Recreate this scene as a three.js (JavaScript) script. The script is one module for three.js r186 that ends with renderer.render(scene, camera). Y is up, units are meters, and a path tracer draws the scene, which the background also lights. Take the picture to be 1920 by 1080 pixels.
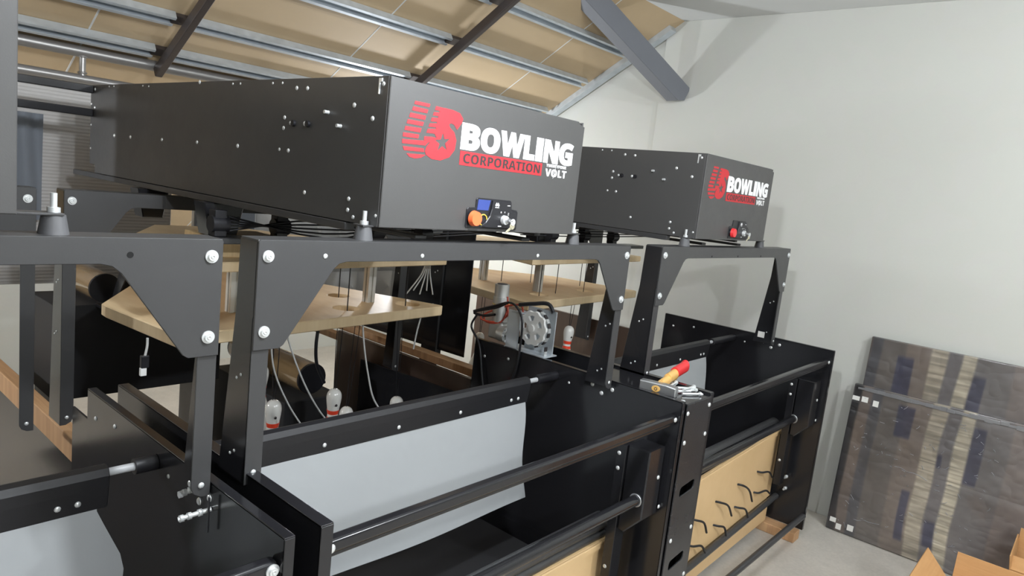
import * as THREE from 'three';
import { RoundedBoxGeometry } from 'three/addons/geometries/RoundedBoxGeometry.js';
import { mergeGeometries } from 'three/addons/utils/BufferGeometryUtils.js';
import { RectAreaLightUniformsLib } from 'three/addons/lights/RectAreaLightUniformsLib.js';
import { FontLoader } from 'three/addons/loaders/FontLoader.js';
import { TextGeometry } from 'three/addons/geometries/TextGeometry.js';

// ---------------------------------------------------------------- camera, light, exposure
const scene = new THREE.Scene();
scene.background = new THREE.Color(0x000000);
const camera = new THREE.PerspectiveCamera(45.1, 16 / 9, 0.02, 60);
camera.position.set(0, 1.6, 0);
camera.rotation.set(-0.14385, -0.86422, 0.11073, 'YXZ');
const renderer = new THREE.WebGLRenderer({ antialias: true });
renderer.toneMapping = THREE.LinearToneMapping;
renderer.toneMappingExposure = 0.96;
renderer.shadowMap.enabled = true;
RectAreaLightUniformsLib.init();
// bulbs that light the room; the last two are added to brighten the back: position, intensity, label (built with their lights in hangingBulb)
const BULBS = [
  [0.94, 2.16, -0.6, 6.2, 'bare light bulb hanging low above the middle pit'],
  [2.4, 2.5, 1.0, 7.2, 'bare light bulb near the flat ceiling by the end wall'],
  [0.2, 2.5, 1.7, 11, 'bare light bulb near the flat ceiling behind the photographer'],
  [-1.1, 1.7, -3.5, 9, 'added fill bulb under the roof slope far down the row'],
  [3.0, 1.5, -3.55, 4.9, 'added fill bulb low behind the machines, hidden by the large box'],
];
                     // bare bulb above the frame: position, intensity (its builder is hangingBulb)
const LAMPS = [
  [-1.2, 2.66, 1.1, 1.2, 0.30, 9, 'long white lamp panel on the flat ceiling behind the photographer'],
  [2.4, 2.66, 1.6, 1.2, 0.30, 9, 'long white lamp panel on the flat ceiling near the end wall'],
  [-2.2, 2.66, -1.0, 1.2, 0.30, 7, 'long white lamp panel on the flat ceiling far down the machine row'],
];

// ---------------------------------------------------------------- helpers
let seed = 7;
const rnd = () => { seed = (seed * 16807) % 2147483647; return seed / 2147483647; };
const taken = new Map();
function numbered(n) { const k = taken.get(n) || 0; taken.set(n, k + 1); return k ? `${n}_${String(k).padStart(3, '0')}` : n; }
const V = (x, y, z) => new THREE.Vector3(x, y, z);
function add(name, geo, mat, parent) {
  const m = new THREE.Mesh(geo, mat); m.castShadow = m.receiveShadow = true;
  m.name = parent && parent !== scene ? name : numbered(name);
  (parent || scene).add(m); return m;
}
function group(name, parent) { const g = new THREE.Group(); g.name = parent ? name : numbered(name); (parent || scene).add(g); return g; }
function tag(o, label, category, grp, kind) {
  if (label) o.userData.label = label;
  if (category) o.userData.category = category;
  if (grp) o.userData.group = grp;
  if (kind) o.userData.kind = kind;
  return o;
}
const structure = (o, label) => tag(o, label, null, null, 'structure');
// box from corner to corner with softened edges, uv in metres
function bx(x0, x1, y0, y1, z0, z1, r = 0.0015) {
  const w = Math.abs(x1 - x0), h = Math.abs(y1 - y0), d = Math.abs(z1 - z0);
  r = Math.min(r, w * 0.3, h * 0.3, d * 0.3);
  const g = r > 0 ? new RoundedBoxGeometry(w, h, d, 1, r) : new THREE.BoxGeometry(w, h, d);
  g.translate((x0 + x1) / 2, (y0 + y1) / 2, (z0 + z1) / 2);
  return boxUV(g);
}
function boxUV(g) {
  const p = g.attributes.position, n = g.attributes.normal, uv = new Float32Array(p.count * 2);
  for (let i = 0; i < p.count; i++) {
    const ax = Math.abs(n.getX(i)), ay = Math.abs(n.getY(i)), az = Math.abs(n.getZ(i));
    const x = p.getX(i), y = p.getY(i), z = p.getZ(i);
    if (ax >= ay && ax >= az) { uv[2 * i] = z; uv[2 * i + 1] = y; } else if (ay >= az) { uv[2 * i] = x; uv[2 * i + 1] = z; } else { uv[2 * i] = x; uv[2 * i + 1] = y; }
  }
  g.setAttribute('uv', new THREE.BufferAttribute(uv, 2)); return g;
}
function shapeOf(pts, holes = []) {
  const s = new THREE.Shape(pts.map(p => new THREE.Vector2(p[0], p[1])));
  for (const h of holes) s.holes.push(new THREE.Path(h.map(p => new THREE.Vector2(p[0], p[1]))));
  return s;
}
const bev = (b) => b > 0 ? { bevelEnabled: true, bevelThickness: b, bevelSize: b, bevelOffset: -b, bevelSegments: 1 } : { bevelEnabled: false };
// plates: outline in x,y with its front at z0 (depth goes to -z); outline in z,y at x0..x0+t; outline in x,z at y0..y0+t
function plateXY(pts, z0, t, b = 0.0008, holes) {
  const g = new THREE.ExtrudeGeometry(shapeOf(pts, holes), { depth: t - 2 * b, ...bev(b), curveSegments: 10 }); g.translate(0, 0, z0 - t + b); return boxUV(g);
}
function plateZY(pts, x0, t, b = 0.0008, holes) {
  const g = new THREE.ExtrudeGeometry(shapeOf(pts.map(p => [-p[0], p[1]]), (holes || []).map(h => h.map(p => [-p[0], p[1]]))), { depth: t - 2 * b, ...bev(b), curveSegments: 10 });
  g.rotateY(Math.PI / 2); g.translate(x0 + b, 0, 0); return boxUV(g);
}
function plateXZ(pts, y0, t, b = 0.002, holes) {
  const g = new THREE.ExtrudeGeometry(shapeOf(pts.map(p => [p[0], -p[1]]), (holes || []).map(h => h.map(p => [p[0], -p[1]]))), { depth: t - 2 * b, ...bev(b), curveSegments: 10 });
  g.rotateX(-Math.PI / 2); g.translate(0, y0 + b, 0); return boxUV(g);
}
const disc = (cx, cy, r, n = 20) => Array.from({ length: n }, (_, i) => [cx + r * Math.cos(i / n * 6.2832), cy + r * Math.sin(i / n * 6.2832)]);
function rrect(x0, x1, y0, y1, r, n = 4) {
  const o = []; [[x1 - r, y0 + r, -1.5708], [x1 - r, y1 - r, 0], [x0 + r, y1 - r, 1.5708], [x0 + r, y0 + r, 3.14159]].forEach(([cx, cy, a]) => { for (let i = 0; i <= n; i++) o.push([cx + r * Math.cos(a + i / n * 1.5708), cy + r * Math.sin(a + i / n * 1.5708)]); });
  return o;
}
function rod(a, b, r, seg = 14) {
  const d = b.clone().sub(a), g = new THREE.CylinderGeometry(r, r, d.length(), seg);
  g.applyQuaternion(new THREE.Quaternion().setFromUnitVectors(V(0, 1, 0), d.normalize()));
  const c = a.clone().add(b).multiplyScalar(0.5); g.translate(c.x, c.y, c.z); return g;
}
function wire(pts, r, seg = 24, rs = 7) { return new THREE.TubeGeometry(new THREE.CatmullRomCurve3(pts.map(p => V(...p))), seg, r, rs, false); }
const merge = (...g) => mergeGeometries(g.flat().map(q => (q.index ? q.toNonIndexed() : q)).map(q => { for (const k of Object.keys(q.attributes)) if (!['position', 'normal', 'uv'].includes(k)) q.deleteAttribute(k); return q; }));

// ---------------------------------------------------------------- textures and materials
function hash(x, y) { let h = (x * 374761393 + y * 668265263) | 0; h = Math.imul(h ^ (h >>> 13), 1274126177); return ((h ^ (h >>> 16)) >>> 0) / 4294967296; }
function noise(x, y, px, py) {   // tileable value noise
  const xi = Math.floor(x), yi = Math.floor(y), fx = x - xi, fy = y - yi, s = t => t * t * (3 - 2 * t), w = (a, p) => ((a % p) + p) % p;
  const a = hash(w(xi, px), w(yi, py)), b = hash(w(xi + 1, px), w(yi, py)), c = hash(w(xi, px), w(yi + 1, py)), d = hash(w(xi + 1, px), w(yi + 1, py));
  return a + (b - a) * s(fx) + (c - a) * s(fy) + (a - b - c + d) * s(fx) * s(fy);
}
function tex(n, fn, srgb, rx, ry) {
  const d = new Uint8Array(n * n * 4);
  for (let j = 0; j < n; j++) for (let i = 0; i < n; i++) { const c = fn(i / n, j / n), k = (j * n + i) * 4; for (let q = 0; q < 3; q++) d[k + q] = Math.max(0, Math.min(255, c[q] * 255)); d[k + 3] = 255; }
  const t = new THREE.DataTexture(d, n, n); t.wrapS = t.wrapT = THREE.RepeatWrapping; t.magFilter = THREE.LinearFilter; t.minFilter = THREE.LinearMipmapLinearFilter; t.generateMipmaps = true;
  if (srgb) t.colorSpace = THREE.SRGBColorSpace; t.repeat.set(rx, ry); t.needsUpdate = true; return t;
}
const grey = v => [v, v, v];
const fbm = (u, v, f) => 0.5 * noise(u * f, v * f, f, f) + 0.3 * noise(u * f * 3, v * f * 3, f * 3, f * 3) + 0.2 * noise(u * f * 9, v * f * 9, f * 9, f * 9);
const speck = tex(256, (u, v) => grey(0.3 + 0.5 * noise(u * 128, v * 128, 128, 128) + 0.2 * noise(u * 32, v * 32, 32, 32)), false, 6, 6);
const smudge = tex(256, (u, v) => grey(0.72 + 0.28 * fbm(u, v, 5)), false, 2.2, 2.2);
const M = {};
const std = (color, roughness, metalness = 0, o = {}) => new THREE.MeshPhysicalMaterial({ color, roughness, metalness, ...o });
const lin = (r, g, b) => new THREE.Color().setRGB(r, g, b);
M.black = std(lin(0.046, 0.046, 0.047), 0.42, 0, { roughnessMap: smudge, bumpMap: speck, bumpScale: 0.00006 });
M.gloss = std(lin(0.014, 0.014, 0.016), 0.2, 0, { roughnessMap: smudge });
M.matte = std(lin(0.062, 0.061, 0.06), 0.5, 0, { bumpMap: speck, bumpScale: 0.00008, roughnessMap: smudge });
M.darkSteel = std(lin(0.024, 0.024, 0.026), 0.3, 0, { roughnessMap: smudge });
M.hole = std(lin(0.002, 0.002, 0.002), 0.9);
M.rubber = std(lin(0.085, 0.086, 0.09), 0.55);
M.blackPlastic = std(lin(0.012, 0.012, 0.015), 0.4);
M.cloth = std(lin(0.016, 0.016, 0.018), 0.7);
M.zinc = std(lin(0.74, 0.76, 0.76), 0.28, 0.5);
M.steel = std(lin(0.55, 0.56, 0.57), 0.35, 0.9);
M.castAlu = std(lin(0.6, 0.6, 0.58), 0.45, 0.8);
M.alu = std(lin(0.72, 0.72, 0.69), 0.4, 0.6);
M.galv = std(lin(0.6, 0.65, 0.69), 0.4, 0.45, { map: tex(256, (u, v) => grey(0.93 + 0.07 * noise(u * 20, v * 20, 20, 20)), true, 2, 2) });
M.strut = std(lin(0.19, 0.2, 0.225), 0.5, 0.2);  // flare haze put into the colour: dark steel made lighter and bluer
M.sleeve = std(lin(0.013, 0.013, 0.015), 0.42);
M.pipe = std(lin(0.34, 0.33, 0.32), 0.34, 0.6);
M.brownSteel = std(lin(0.085, 0.07, 0.065), 0.42, 0.5, { roughnessMap: smudge });
M.white = std(lin(0.82, 0.82, 0.8), 0.35);
M.whitePrint = std(lin(0.85, 0.85, 0.85), 0.4);
M.redPrint = std(lin(0.5, 0.02, 0.028), 0.55);
M.darkPrint = std(lin(0.03, 0.025, 0.026), 0.5);
M.sheet = std(lin(0.33, 0.345, 0.352), 0.62, 0, { bumpMap: tex(128, (u, v) => grey(fbm(u, v, 4)), false, 1.2, 1.2), bumpScale: 0.003 });
M.greyRod = std(lin(0.42, 0.43, 0.44), 0.4);
M.pin = std(lin(0.8, 0.79, 0.74), 0.22, 0, { clearcoat: 0.6, clearcoatRoughness: 0.15 });
M.pinRed = std(lin(0.85, 0.07, 0.03), 0.3, 0, { clearcoat: 0.6 });
M.orange = std(lin(0.9, 0.16, 0.05), 0.35, 0, { clearcoat: 0.3 });
M.yellow = std(lin(0.8, 0.55, 0.08), 0.4);
M.blue = std(lin(0.035, 0.06, 0.24), 0.35);
M.redGrip = std(lin(0.72, 0.03, 0.035), 0.35);
M.redWire = std(lin(0.45, 0.06, 0.03), 0.45);
M.cord = std(lin(0.62, 0.62, 0.6), 0.55);
M.brass = std(lin(0.8, 0.74, 0.55), 0.3, 0.8);
function woodTex(a, b, f, rx, ry) { return tex(512, (u, v) => { const w = noise(u * f, v * 5, f, 5) * 0.5 + noise(u * f * 3, v * 9, f * 3, 9) * 0.3 + noise(u * 160, v * 24, 160, 24) * 0.2; return [0, 1, 2].map(i => a[i] + (b[i] - a[i]) * w); }, true, rx, ry); }
M.ply = std(0xffffff, 0.55, 0, { map: woodTex([0.85, 0.74, 0.57], [0.94, 0.85, 0.70], 14, 1.2, 1.2) });
M.plyEdge = std(0xffffff, 0.6, 0, { map: woodTex([0.82, 0.70, 0.52], [0.94, 0.84, 0.66], 30, 4, 1) });
M.board = std(0xffffff, 0.5, 0, { map: tex(256, (u, v) => { const w = fbm(u, v, 7); return [0.86 + 0.035 * w, 0.725 + 0.04 * w, 0.53 + 0.05 * w]; }, true, 1, 1) });
M.lumber = std(0xffffff, 0.55, 0, { map: woodTex([0.60, 0.46, 0.33], [0.78, 0.63, 0.47], 20, 3, 0.7) });
M.brownBoard = std(0xffffff, 0.32, 0, { map: woodTex([0.25, 0.195, 0.165], [0.33, 0.265, 0.22], 10, 2, 0.6), clearcoat: 0.4 });
M.skid = std(0xffffff, 0.7, 0, { map: woodTex([0.66, 0.5, 0.36], [0.8, 0.65, 0.48], 20, 3, 0.7) });
M.handle = std(0xffffff, 0.4, 0, { map: woodTex([0.83, 0.63, 0.33], [0.92, 0.75, 0.45], 12, 6, 6), clearcoat: 0.3 });
M.carton = std(0xffffff, 0.75, 0, { map: tex(256, (u, v) => { const w = 0.5 * noise(u * 4, v * 90, 4, 90) + 0.5 * fbm(u, v, 6); return [0.73 + 0.06 * w, 0.55 + 0.06 * w, 0.35 + 0.06 * w]; }, true, 2, 2) });
M.wall = std(0xffffff, 0.85, 0, { map: tex(512, (u, v) => { const w = fbm(u, v, 4); return [0.755 + 0.02 * w, 0.757 + 0.02 * w, 0.73 + 0.022 * w]; }, true, 0.35, 0.35), bumpMap: tex(256, (u, v) => grey(fbm(u, v, 24)), false, 1, 1), bumpScale: 0.0006 });
M.flatCeiling = std(lin(0.68, 0.69, 0.68), 0.85);
M.floor = std(0xffffff, 0.38, 0, { map: tex(512, (u, v) => { const w = fbm(u, v, 5), s = noise(u * 200, v * 200, 200, 200); const k = 0.66 + 0.12 * w + 0.04 * s; return [k, k * 0.97, k * 0.92]; }, true, 0.6, 0.6), roughnessMap: smudge });
M.tan = std(0xffffff, 0.7, 0, { map: tex(512, (u, v) => { const w = fbm(u, v, 4); return [0.735 + 0.05 * w, 0.645 + 0.05 * w, 0.51 + 0.055 * w]; }, true, 0.5, 0.5) });
M.film = std(lin(0.55, 0.56, 0.6), 0.22, 0.25, { bumpMap: tex(256, (u, v) => grey(noise(u * 3, v * 60, 3, 60)), false, 2, 2), bumpScale: 0.001 });
M.foldFilm = std(lin(0.22, 0.22, 0.225), 0.12, 0.2, { clearcoat: 1, clearcoatRoughness: 0.08 });
M.roll = std(lin(0.30, 0.2, 0.1), 0.16, 0, { clearcoat: 1, clearcoatRoughness: 0.05 });
M.pad = std(lin(0.5, 0.51, 0.51), 0.55, 0, { sheen: 0.4 });
M.greyCloth = std(lin(0.17, 0.19, 0.22), 0.7);
M.ribbed = std(lin(0.46, 0.445, 0.43), 0.5, 0, { bumpMap: tex(64, (u, v) => grey(0.5 + 0.5 * Math.sin(v * 6.2832 * 8)), false, 1, 9), bumpScale: 0.0012 });
M.tape = std(lin(0.75, 0.74, 0.7), 0.5);
M.lampWhite = std(lin(0.8, 0.8, 0.8), 0.5);

// ---------------------------------------------------------------- the room
{
  const floor = structure(add('floor', bx(-5.2, 4.2, -0.12, 0, -5.4, 4.2, 0), M.floor), 'pale grey smooth concrete floor');
  structure(add('wall_right', plateZY([[-5.3, 0], [-5.3, 1.0], [-2.24, 2.86], [4.1, 2.86], [4.1, 0]], 4.0, 0.12, 0), M.wall), 'plain off-white plastered end wall');
  // the plaster left of z = -2.35 sits a little back: a thin lining in front of the rest makes the vertical step
  structure(add('trim_1', bx(3.975, 4.0, 0, 2.72, -2.35, 4.0, 0.002), M.wall), 'off-white wall lining with a vertical edge near the roof slope');
  structure(add('wall_left', bx(-5.2, -5.08, 0, 2.86, -5.3, 4.1, 0), M.wall), 'off-white wall far behind the row');
  structure(add('wall_front', bx(-5.2, 4.1, 0, 2.86, 4.0, 4.12, 0), M.wall), 'off-white wall behind the photographer');
  structure(add('wall_back', bx(-5.2, 4.1, 0, 1.1, -5.3, -5.18, 0), M.wall), 'low off-white wall under the sloping roof');
  const ceil = structure(group('ceiling'), 'tan board roof slope with galvanised purlins and dark rafters, flat white beyond');
  add('flat_panel', bx(-5.2, 4.1, 2.72, 2.82, -2.24, 4.1, 0), M.flatCeiling, ceil);
  // slope: y = 4.08 + 0.607 z ; local frame: u along x, v along slope
  const yz = z => 4.08 + 0.607 * z, ang = Math.atan(0.607), cosA = Math.cos(ang);
  const slope = g => { g.rotateX(-ang); return g; };           // box built lying flat at origin, then tilted
  function onSlope(name, x0, x1, zA, zB, low, thick, mat) {     // slab between zA and zB, its underside `low` below the roof plane
    const len = Math.abs(zB - zA) / cosA, g = boxUV(new RoundedBoxGeometry(x1 - x0, thick, len, 1, 0.001)); slope(g);
    const zc = (zA + zB) / 2, off = -low + thick / 2;
    g.translate((x0 + x1) / 2, yz(zc) + off * cosA, zc - off * Math.sin(ang)); return add(name, g, mat, ceil);
  }
  for (const x of [-2.4, -1.25, -0.1, 1.05, 2.2, 3.35]) onSlope('seam_strip', x - 0.004, x + 0.004, -5.2, -2.22, 0.0012, 0.002, M.flatCeiling);
  for (const [a, b] of [[-5.15, -2.4], [-2.4, -1.25], [-1.25, -0.1], [-0.1, 1.05], [1.05, 2.2], [2.2, 3.35], [3.35, 4.0]]) onSlope('roof_board', a, b, -5.2, -2.22, 0, 0.018, M.tan);
  onSlope('roof_deck', -5.15, 4.1, -5.3, -2.1, -0.018, 0.06, M.wall);
  function purlin(z, x0, x1, drop = 0) {                        // galvanised channel, open side down
    const y = yz(z) - drop, g = [bx(x0, x1, y - 0.006, y - 0.002, z - 0.028, z + 0.028, 0.0005), bx(x0, x1, y - 0.036, y - 0.002, z + 0.026, z + 0.029, 0.0005), bx(x0, x1, y - 0.036, y - 0.002, z - 0.029, z - 0.026, 0.0005), bx(x0, x1, y - 0.037, y - 0.034, z + 0.014, z + 0.029, 0.0005), bx(x0, x1, y - 0.037, y - 0.034, z - 0.029, z - 0.014, 0.0005)];
    for (const q of g) { q.translate(0, -y, -z); q.rotateX(-ang); q.translate(0, y, z); }
    add('purlin', merge(g), M.galv, ceil);
  }
  for (const z of [-3.365, -3.165, -2.855, -2.555]) for (const [a, b] of [[-5.1, -1.3], [-1.2, 1.31], [1.39, 2.595], [2.675, 3.84]]) purlin(z, a, b);
  for (const x of [-2.5, -1.25, 1.35, 2.635]) {
    const len = (3.43 - 2.26) / cosA, g = new RoundedBoxGeometry(0.032, 0.045, len, 1, 0.004); slope(g);
    const zc = -(3.43 + 2.26) / 2; g.translate(x, yz(zc) - 0.065, zc + 0.03); add('rafter', boxUV(g), M.brownSteel, ceil);
  }
  onSlope('rafter', 3.9, 3.965, -3.6, -2.3, 0.035, 0.035, M.galv);
  for (const z of [-3.365, -3.165, -2.855, -2.555]) for (const x of [1.35, 2.635]) onSlope('clip', x - 0.045, x + 0.045, z - 0.022, z + 0.022, 0.022, 0.018, M.brownSteel);
  add('pipe', rod(V(-5, 1.972, -3.43), V(3.95, 1.962, -3.43), 0.024), M.pipe, ceil);
  add('pipe', rod(V(-5, 1.855, -3.43), V(3.95, 1.85, -3.43), 0.02), M.pipe, ceil);
  for (const x of [-1.2, 1.056, 3.3]) { const p = add('pipe_post', rod(V(x, 1.865, -3.43), V(x, 1.96, -3.43), 0.013), M.pipe, ceil); for (const y of [1.878, 1.945]) add('weld_collar', new THREE.TorusGeometry(0.014, 0.005, 6, 14).rotateX(Math.PI / 2).translate(x, y, -3.43), M.pipe, p); }
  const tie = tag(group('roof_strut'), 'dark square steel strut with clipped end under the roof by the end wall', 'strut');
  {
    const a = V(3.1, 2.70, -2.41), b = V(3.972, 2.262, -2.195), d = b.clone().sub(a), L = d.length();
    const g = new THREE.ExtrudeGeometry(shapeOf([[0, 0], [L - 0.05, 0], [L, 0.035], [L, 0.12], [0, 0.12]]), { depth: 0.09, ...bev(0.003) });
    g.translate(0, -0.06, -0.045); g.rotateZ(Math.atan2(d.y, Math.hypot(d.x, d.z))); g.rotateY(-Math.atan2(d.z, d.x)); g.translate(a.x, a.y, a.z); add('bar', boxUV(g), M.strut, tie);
  }
}
function hangingBulb([x, y, z, power, label]) {
  const g = tag(group('hanging_bulb'), label, 'lamp'); g.position.set(x, y, z);
  const prof = [[0.0001, -0.075], [0.025, -0.07], [0.045, -0.05], [0.055, -0.02], [0.055, 0.05], [0.04, 0.075], [0.022, 0.09], [0.022, 0.12], [0.0001, 0.121]].map(p => new THREE.Vector2(...p));
  add('bulb', new THREE.LatheGeometry(prof, 24), new THREE.MeshStandardMaterial({ color: 0xffffff, emissive: 0xf4faff, emissiveIntensity: 6 }), g);
  add('socket', rod(V(0, 0.1, 0), V(0, 0.17, 0), 0.026), M.blackPlastic, g);
  add("cable", rod(V(0, 0.16, 0), V(0, (z < -2.24 ? 4.08 + 0.607 * z : 2.72) - y, 0), 0.003), M.blackPlastic, g);
  const L = new THREE.PointLight(0xf4f9ff, power, 0, 2); L.castShadow = true; L.shadow.radius = 2.5; L.name = 'bulb_light'; g.add(L);
}
BULBS.forEach(hangingBulb);

// ---------------------------------------------------------------- fasteners shared by the machines
const domeGeo = (() => { const g = new THREE.SphereGeometry(1, 12, 6, 0, 6.2832, 0, 1.45); g.rotateX(Math.PI / 2); g.scale(1, 1, 0.62); return g; })();
const washerBoltGeo = (() => {   // unit-radius washer with hex head, axis +z
  const w = new THREE.CylinderGeometry(1, 1, 0.2, 22).rotateX(Math.PI / 2).translate(0, 0, 0.1), d = new THREE.CylinderGeometry(0.62, 0.66, 0.4, 18).rotateX(Math.PI / 2).translate(0, 0, 0.35);
  const s = new THREE.TorusGeometry(0.26, 0.09, 5, 6).translate(0, 0, 0.56); return merge([w, d, s]);
})();
const hexGeo = new THREE.CylinderGeometry(1, 1, 0.8, 6).rotateX(Math.PI / 2).translate(0, 0, 0.4);
function fix(parent, geo, p, axis, r, name = 'screw', mat = M.zinc) {
  const m = add(name, geo, mat, parent); m.position.set(...p); m.scale.setScalar(r);
  if (axis === '-x') m.rotation.y = -Math.PI / 2; else if (axis === '+y') m.rotation.x = -Math.PI / 2;
  return m;
}

// ---------------------------------------------------------------- arch frames (two bent portals joined per machine)
function arch(g, xl, xr, z, foot) {
  const o = [[xl, 1.237], [xl + 0.055, 1.237], [xl + 0.064, 1.243], [xl + 0.168, 1.392], [xl + 0.182, 1.404], [xl + 0.2, 1.408], [xr - 0.2, 1.408], [xr - 0.182, 1.404], [xr - 0.168, 1.392], [xr - 0.064, 1.243], [xr - 0.055, 1.237], [xr, 1.237], [xr, 1.447], [xr - 0.004, 1.451], [xl + 0.004, 1.451], [xl, 1.447]];
  const beam = add('cross_beam', plateXY(o, z, 0.005), M.black, g);
  add('top_flange', bx(xl, xr, 1.446, 1.451, z - 0.068, z - 0.003, 0.0015), M.black, beam);
  for (const s of [0, 1]) {
    const side = s ? [[z - 0.006, 1.447], [z - 0.07, 1.447], [z - 0.074, 1.3], [z - 0.112, foot], [z - 0.006, foot]] : [[z - 0.006, 1.447], [z - 0.07, 1.447], [z - 0.074, 1.3], [z - 0.112, foot], [z - 0.006, foot]];
    const x = s ? xr - 0.004 : xl, p = add('post', plateZY(side, x, 0.004), M.gloss, g);
    const f0 = s ? xr - 0.036 : xl, f1 = s ? xr : xl + 0.036;
    const fl = s ? [[f0, foot + 0.02], [f0 + 0.006, foot + 0.008], [f0 + 0.02, foot], [f1, foot], [f1, 1.3], [f0, 1.3]] : [[f0, foot], [f1 - 0.02, foot], [f1 - 0.006, foot + 0.008], [f1, foot + 0.02], [f1, 1.3], [f0, 1.3]];
    add('front_flange', plateXY(fl, z - 0.0055, 0.004), M.black, p);
    fix(p, domeGeo, [(f0 + f1) / 2, foot + 0.024, z - 0.005], '+z', 0.006);
    for (const y of [1.42, 1.273]) fix(g, washerBoltGeo, [s ? xr - 0.021 : xl + 0.02, y, z], '+z', 0.0118, 'bolt');
    for (const [dz, y] of [[0.04, 1.18], [0.056, 1.17], [0.05, 1.02], [0.066, 1.01]]) fix(p, domeGeo, [x, y, z - dz], '-x', 0.0035);
  }
  return beam;
}
const MACH = [   // arch left, right; pit inner faces; head unit left, right
  { a: [-0.70, 0.600], pit: [-0.70, 0.602], box: [-0.42, 0.290], end: 'nearest the camera, cut by the left edge' },
  { a: [0.668, 1.985], pit: [0.672, 2.000], box: [0.943, 1.648], end: 'in the middle of the row' },
  { a: [2.200, 3.470], pit: [2.200, 3.560], box: [2.435, 3.100], end: 'farthest away, next to the off-white wall' },
];
const archLabel = ['black steel portal frame with large gusset, at the left edge', 'black steel portal frame under the large logo box', 'black steel portal frame under the far logo box by the wall'];
MACH.forEach((m, i) => {
  const g = tag(group('arch_frame'), archLabel[i], 'frame', 'portal frames over the pits');
  arch(g, ...m.a, -1.2, 0.962); arch(g, ...m.a, -2.3, 0.735);
  const [xl, xr] = m.a;
  for (const x of i === 1 ? [0.814, 1.075, 1.5] : []) fix(g, domeGeo, [x, 1.42, -1.2], '+z', 0.0055);
  if (i === 0) add('hole', plateXY(disc(0.444, 1.423, 0.0052), -1.1995, 0.002, 0), M.hole, g);
  if (i === 2) add('label', bx(xr - 0.0055, xr - 0.0035, 0.988, 1.018, -1.292, -1.258, 0.0003), M.tape, g);
  if (i === 2) for (const x of [2.6, 2.85, 3.1]) add('hole', plateXY(disc(x, 1.415, 0.004), -1.1995, 0.002, 0), M.hole, g);
  // long runners that tie the two portals together under the head unit
  for (const x of [xl + 0.46, xr - 0.46]) add('runner', bx(x - 0.018, x + 0.018, 1.451, 1.461, -2.37, -1.27, 0.002), M.black, g);
});

// ---------------------------------------------------------------- head units with logo fronts
const font = await new FontLoader().loadAsync('fonts/droid/droid_sans_bold.typeface.json');
function textFit(str, x0, x1, y0, y1, fat) {
  const g = new TextGeometry(str, { font, size: 1, depth: 0.02, curveSegments: 5, bevelEnabled: fat > 0, bevelSize: fat, bevelThickness: 0.01, bevelSegments: 1 });
  g.computeBoundingBox(); const b = g.boundingBox; g.translate(-b.min.x, -b.min.y, -b.min.z);
  g.scale((x1 - x0) / (b.max.x - b.min.x), (y1 - y0) / (b.max.y - b.min.y), 0.0009 / (b.max.z - b.min.z)); g.translate(x0, y0, 0); return g;
}
// face coordinates in metres from the lower left corner of the front panel (0.705 wide, 0.318 high)
const textCache = {};
[['CORPORATION', 0.232, 0.522, 0.1615, 0.1845, 0.0], ['VOLT', 0.547, 0.642, 0.157, 0.178, 0.02]].forEach(a => { textCache[a[0]] = textFit(...a); });
textCache.BOWLING = merge([['B', 0.219, 0.2835], ['O', 0.2855, 0.3555], ['W', 0.3555, 0.4485], ['L', 0.4485, 0.4935], ['N', 0.5315, 0.5965], ['G', 0.5985, 0.6625]].map(([c, a, b]) => textFit(c, a, b, 0.1925, 0.2545, 0.05)), bx(0.4975, 0.5265, 0.1925, 0.2545, 0, 0.0009, 0));
{ const w = 'TWENTYFOUR'; textCache[w] = textFit(w, 0.549, 0.638, 0.1825, 0.1905, 0); }
const flat = (pts, holes) => { const g = new THREE.ExtrudeGeometry(shapeOf(pts, holes), { depth: 0.0008, bevelEnabled: false, curveSegments: 8 }); return boxUV(g); };
const logoRed = (() => {
  // crop coordinates of the emblem turned into face metres by a plain affine map
  const f = ([u, v]) => { const a = (u - 110) / 395, b = (v - 118 - a * 68) / 370; return [0.043 + a * 0.176, 0.276 - b * 0.125]; };
  const quads = [[[172, 118], [270, 135], [266, 155], [168, 138]], [[163, 153], [260, 172], [254, 195], [157, 178]], [[148, 193], [250, 212], [244, 238], [142, 220]], [[136, 235], [239, 253], [233, 278], [130, 260]], [[124, 278], [227, 292], [221, 319], [120, 302]], [[113, 318], [215, 333], [211, 358], [113, 343]],
    [[110, 360], [286, 376], [262, 404], [112, 386]], [[117, 405], [252, 423], [258, 447], [128, 431]], [[145, 452], [268, 466], [240, 484], [200, 487], [165, 475]]];
  const S = [[372, 158], [430, 170], [480, 190], [507, 228], [498, 258], [470, 302], [446, 268], [424, 257], [410, 264], [416, 284], [452, 320], [472, 375], [466, 440], [432, 488], [372, 507], [312, 495], [272, 466], [262, 440], [272, 410], [290, 386], [250, 370], [250, 344], [300, 348], [334, 356], [318, 330]];
  const star = Array.from({ length: 10 }, (_, i) => { const r = i % 2 ? 24 : 62, a = -1.62 + i * 0.62832; return [375 + r * 0.9 * Math.cos(a), 386 + r * 1.1 * Math.sin(a)]; });
  const teeth = [[[310, 147], [376, 160], [370, 182], [305, 172]], [[300, 186], [372, 190], [366, 216], [294, 207]], [[289, 222], [364, 226], [356, 252], [284, 245]], [[278, 260], [352, 260], [348, 288], [272, 281]], [[268, 296], [346, 296], [336, 330], [262, 320]]];
  const bodyFill = [[340, 160], [376, 158], [408, 258], [398, 305], [360, 338], [318, 330]];
  return merge([...quads, ...teeth].map(q => flat(q.map(f).reverse())), flat(S.map(f).reverse(), [star.map(f)]), flat(bodyFill.map(f).reverse()));
})();
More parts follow.
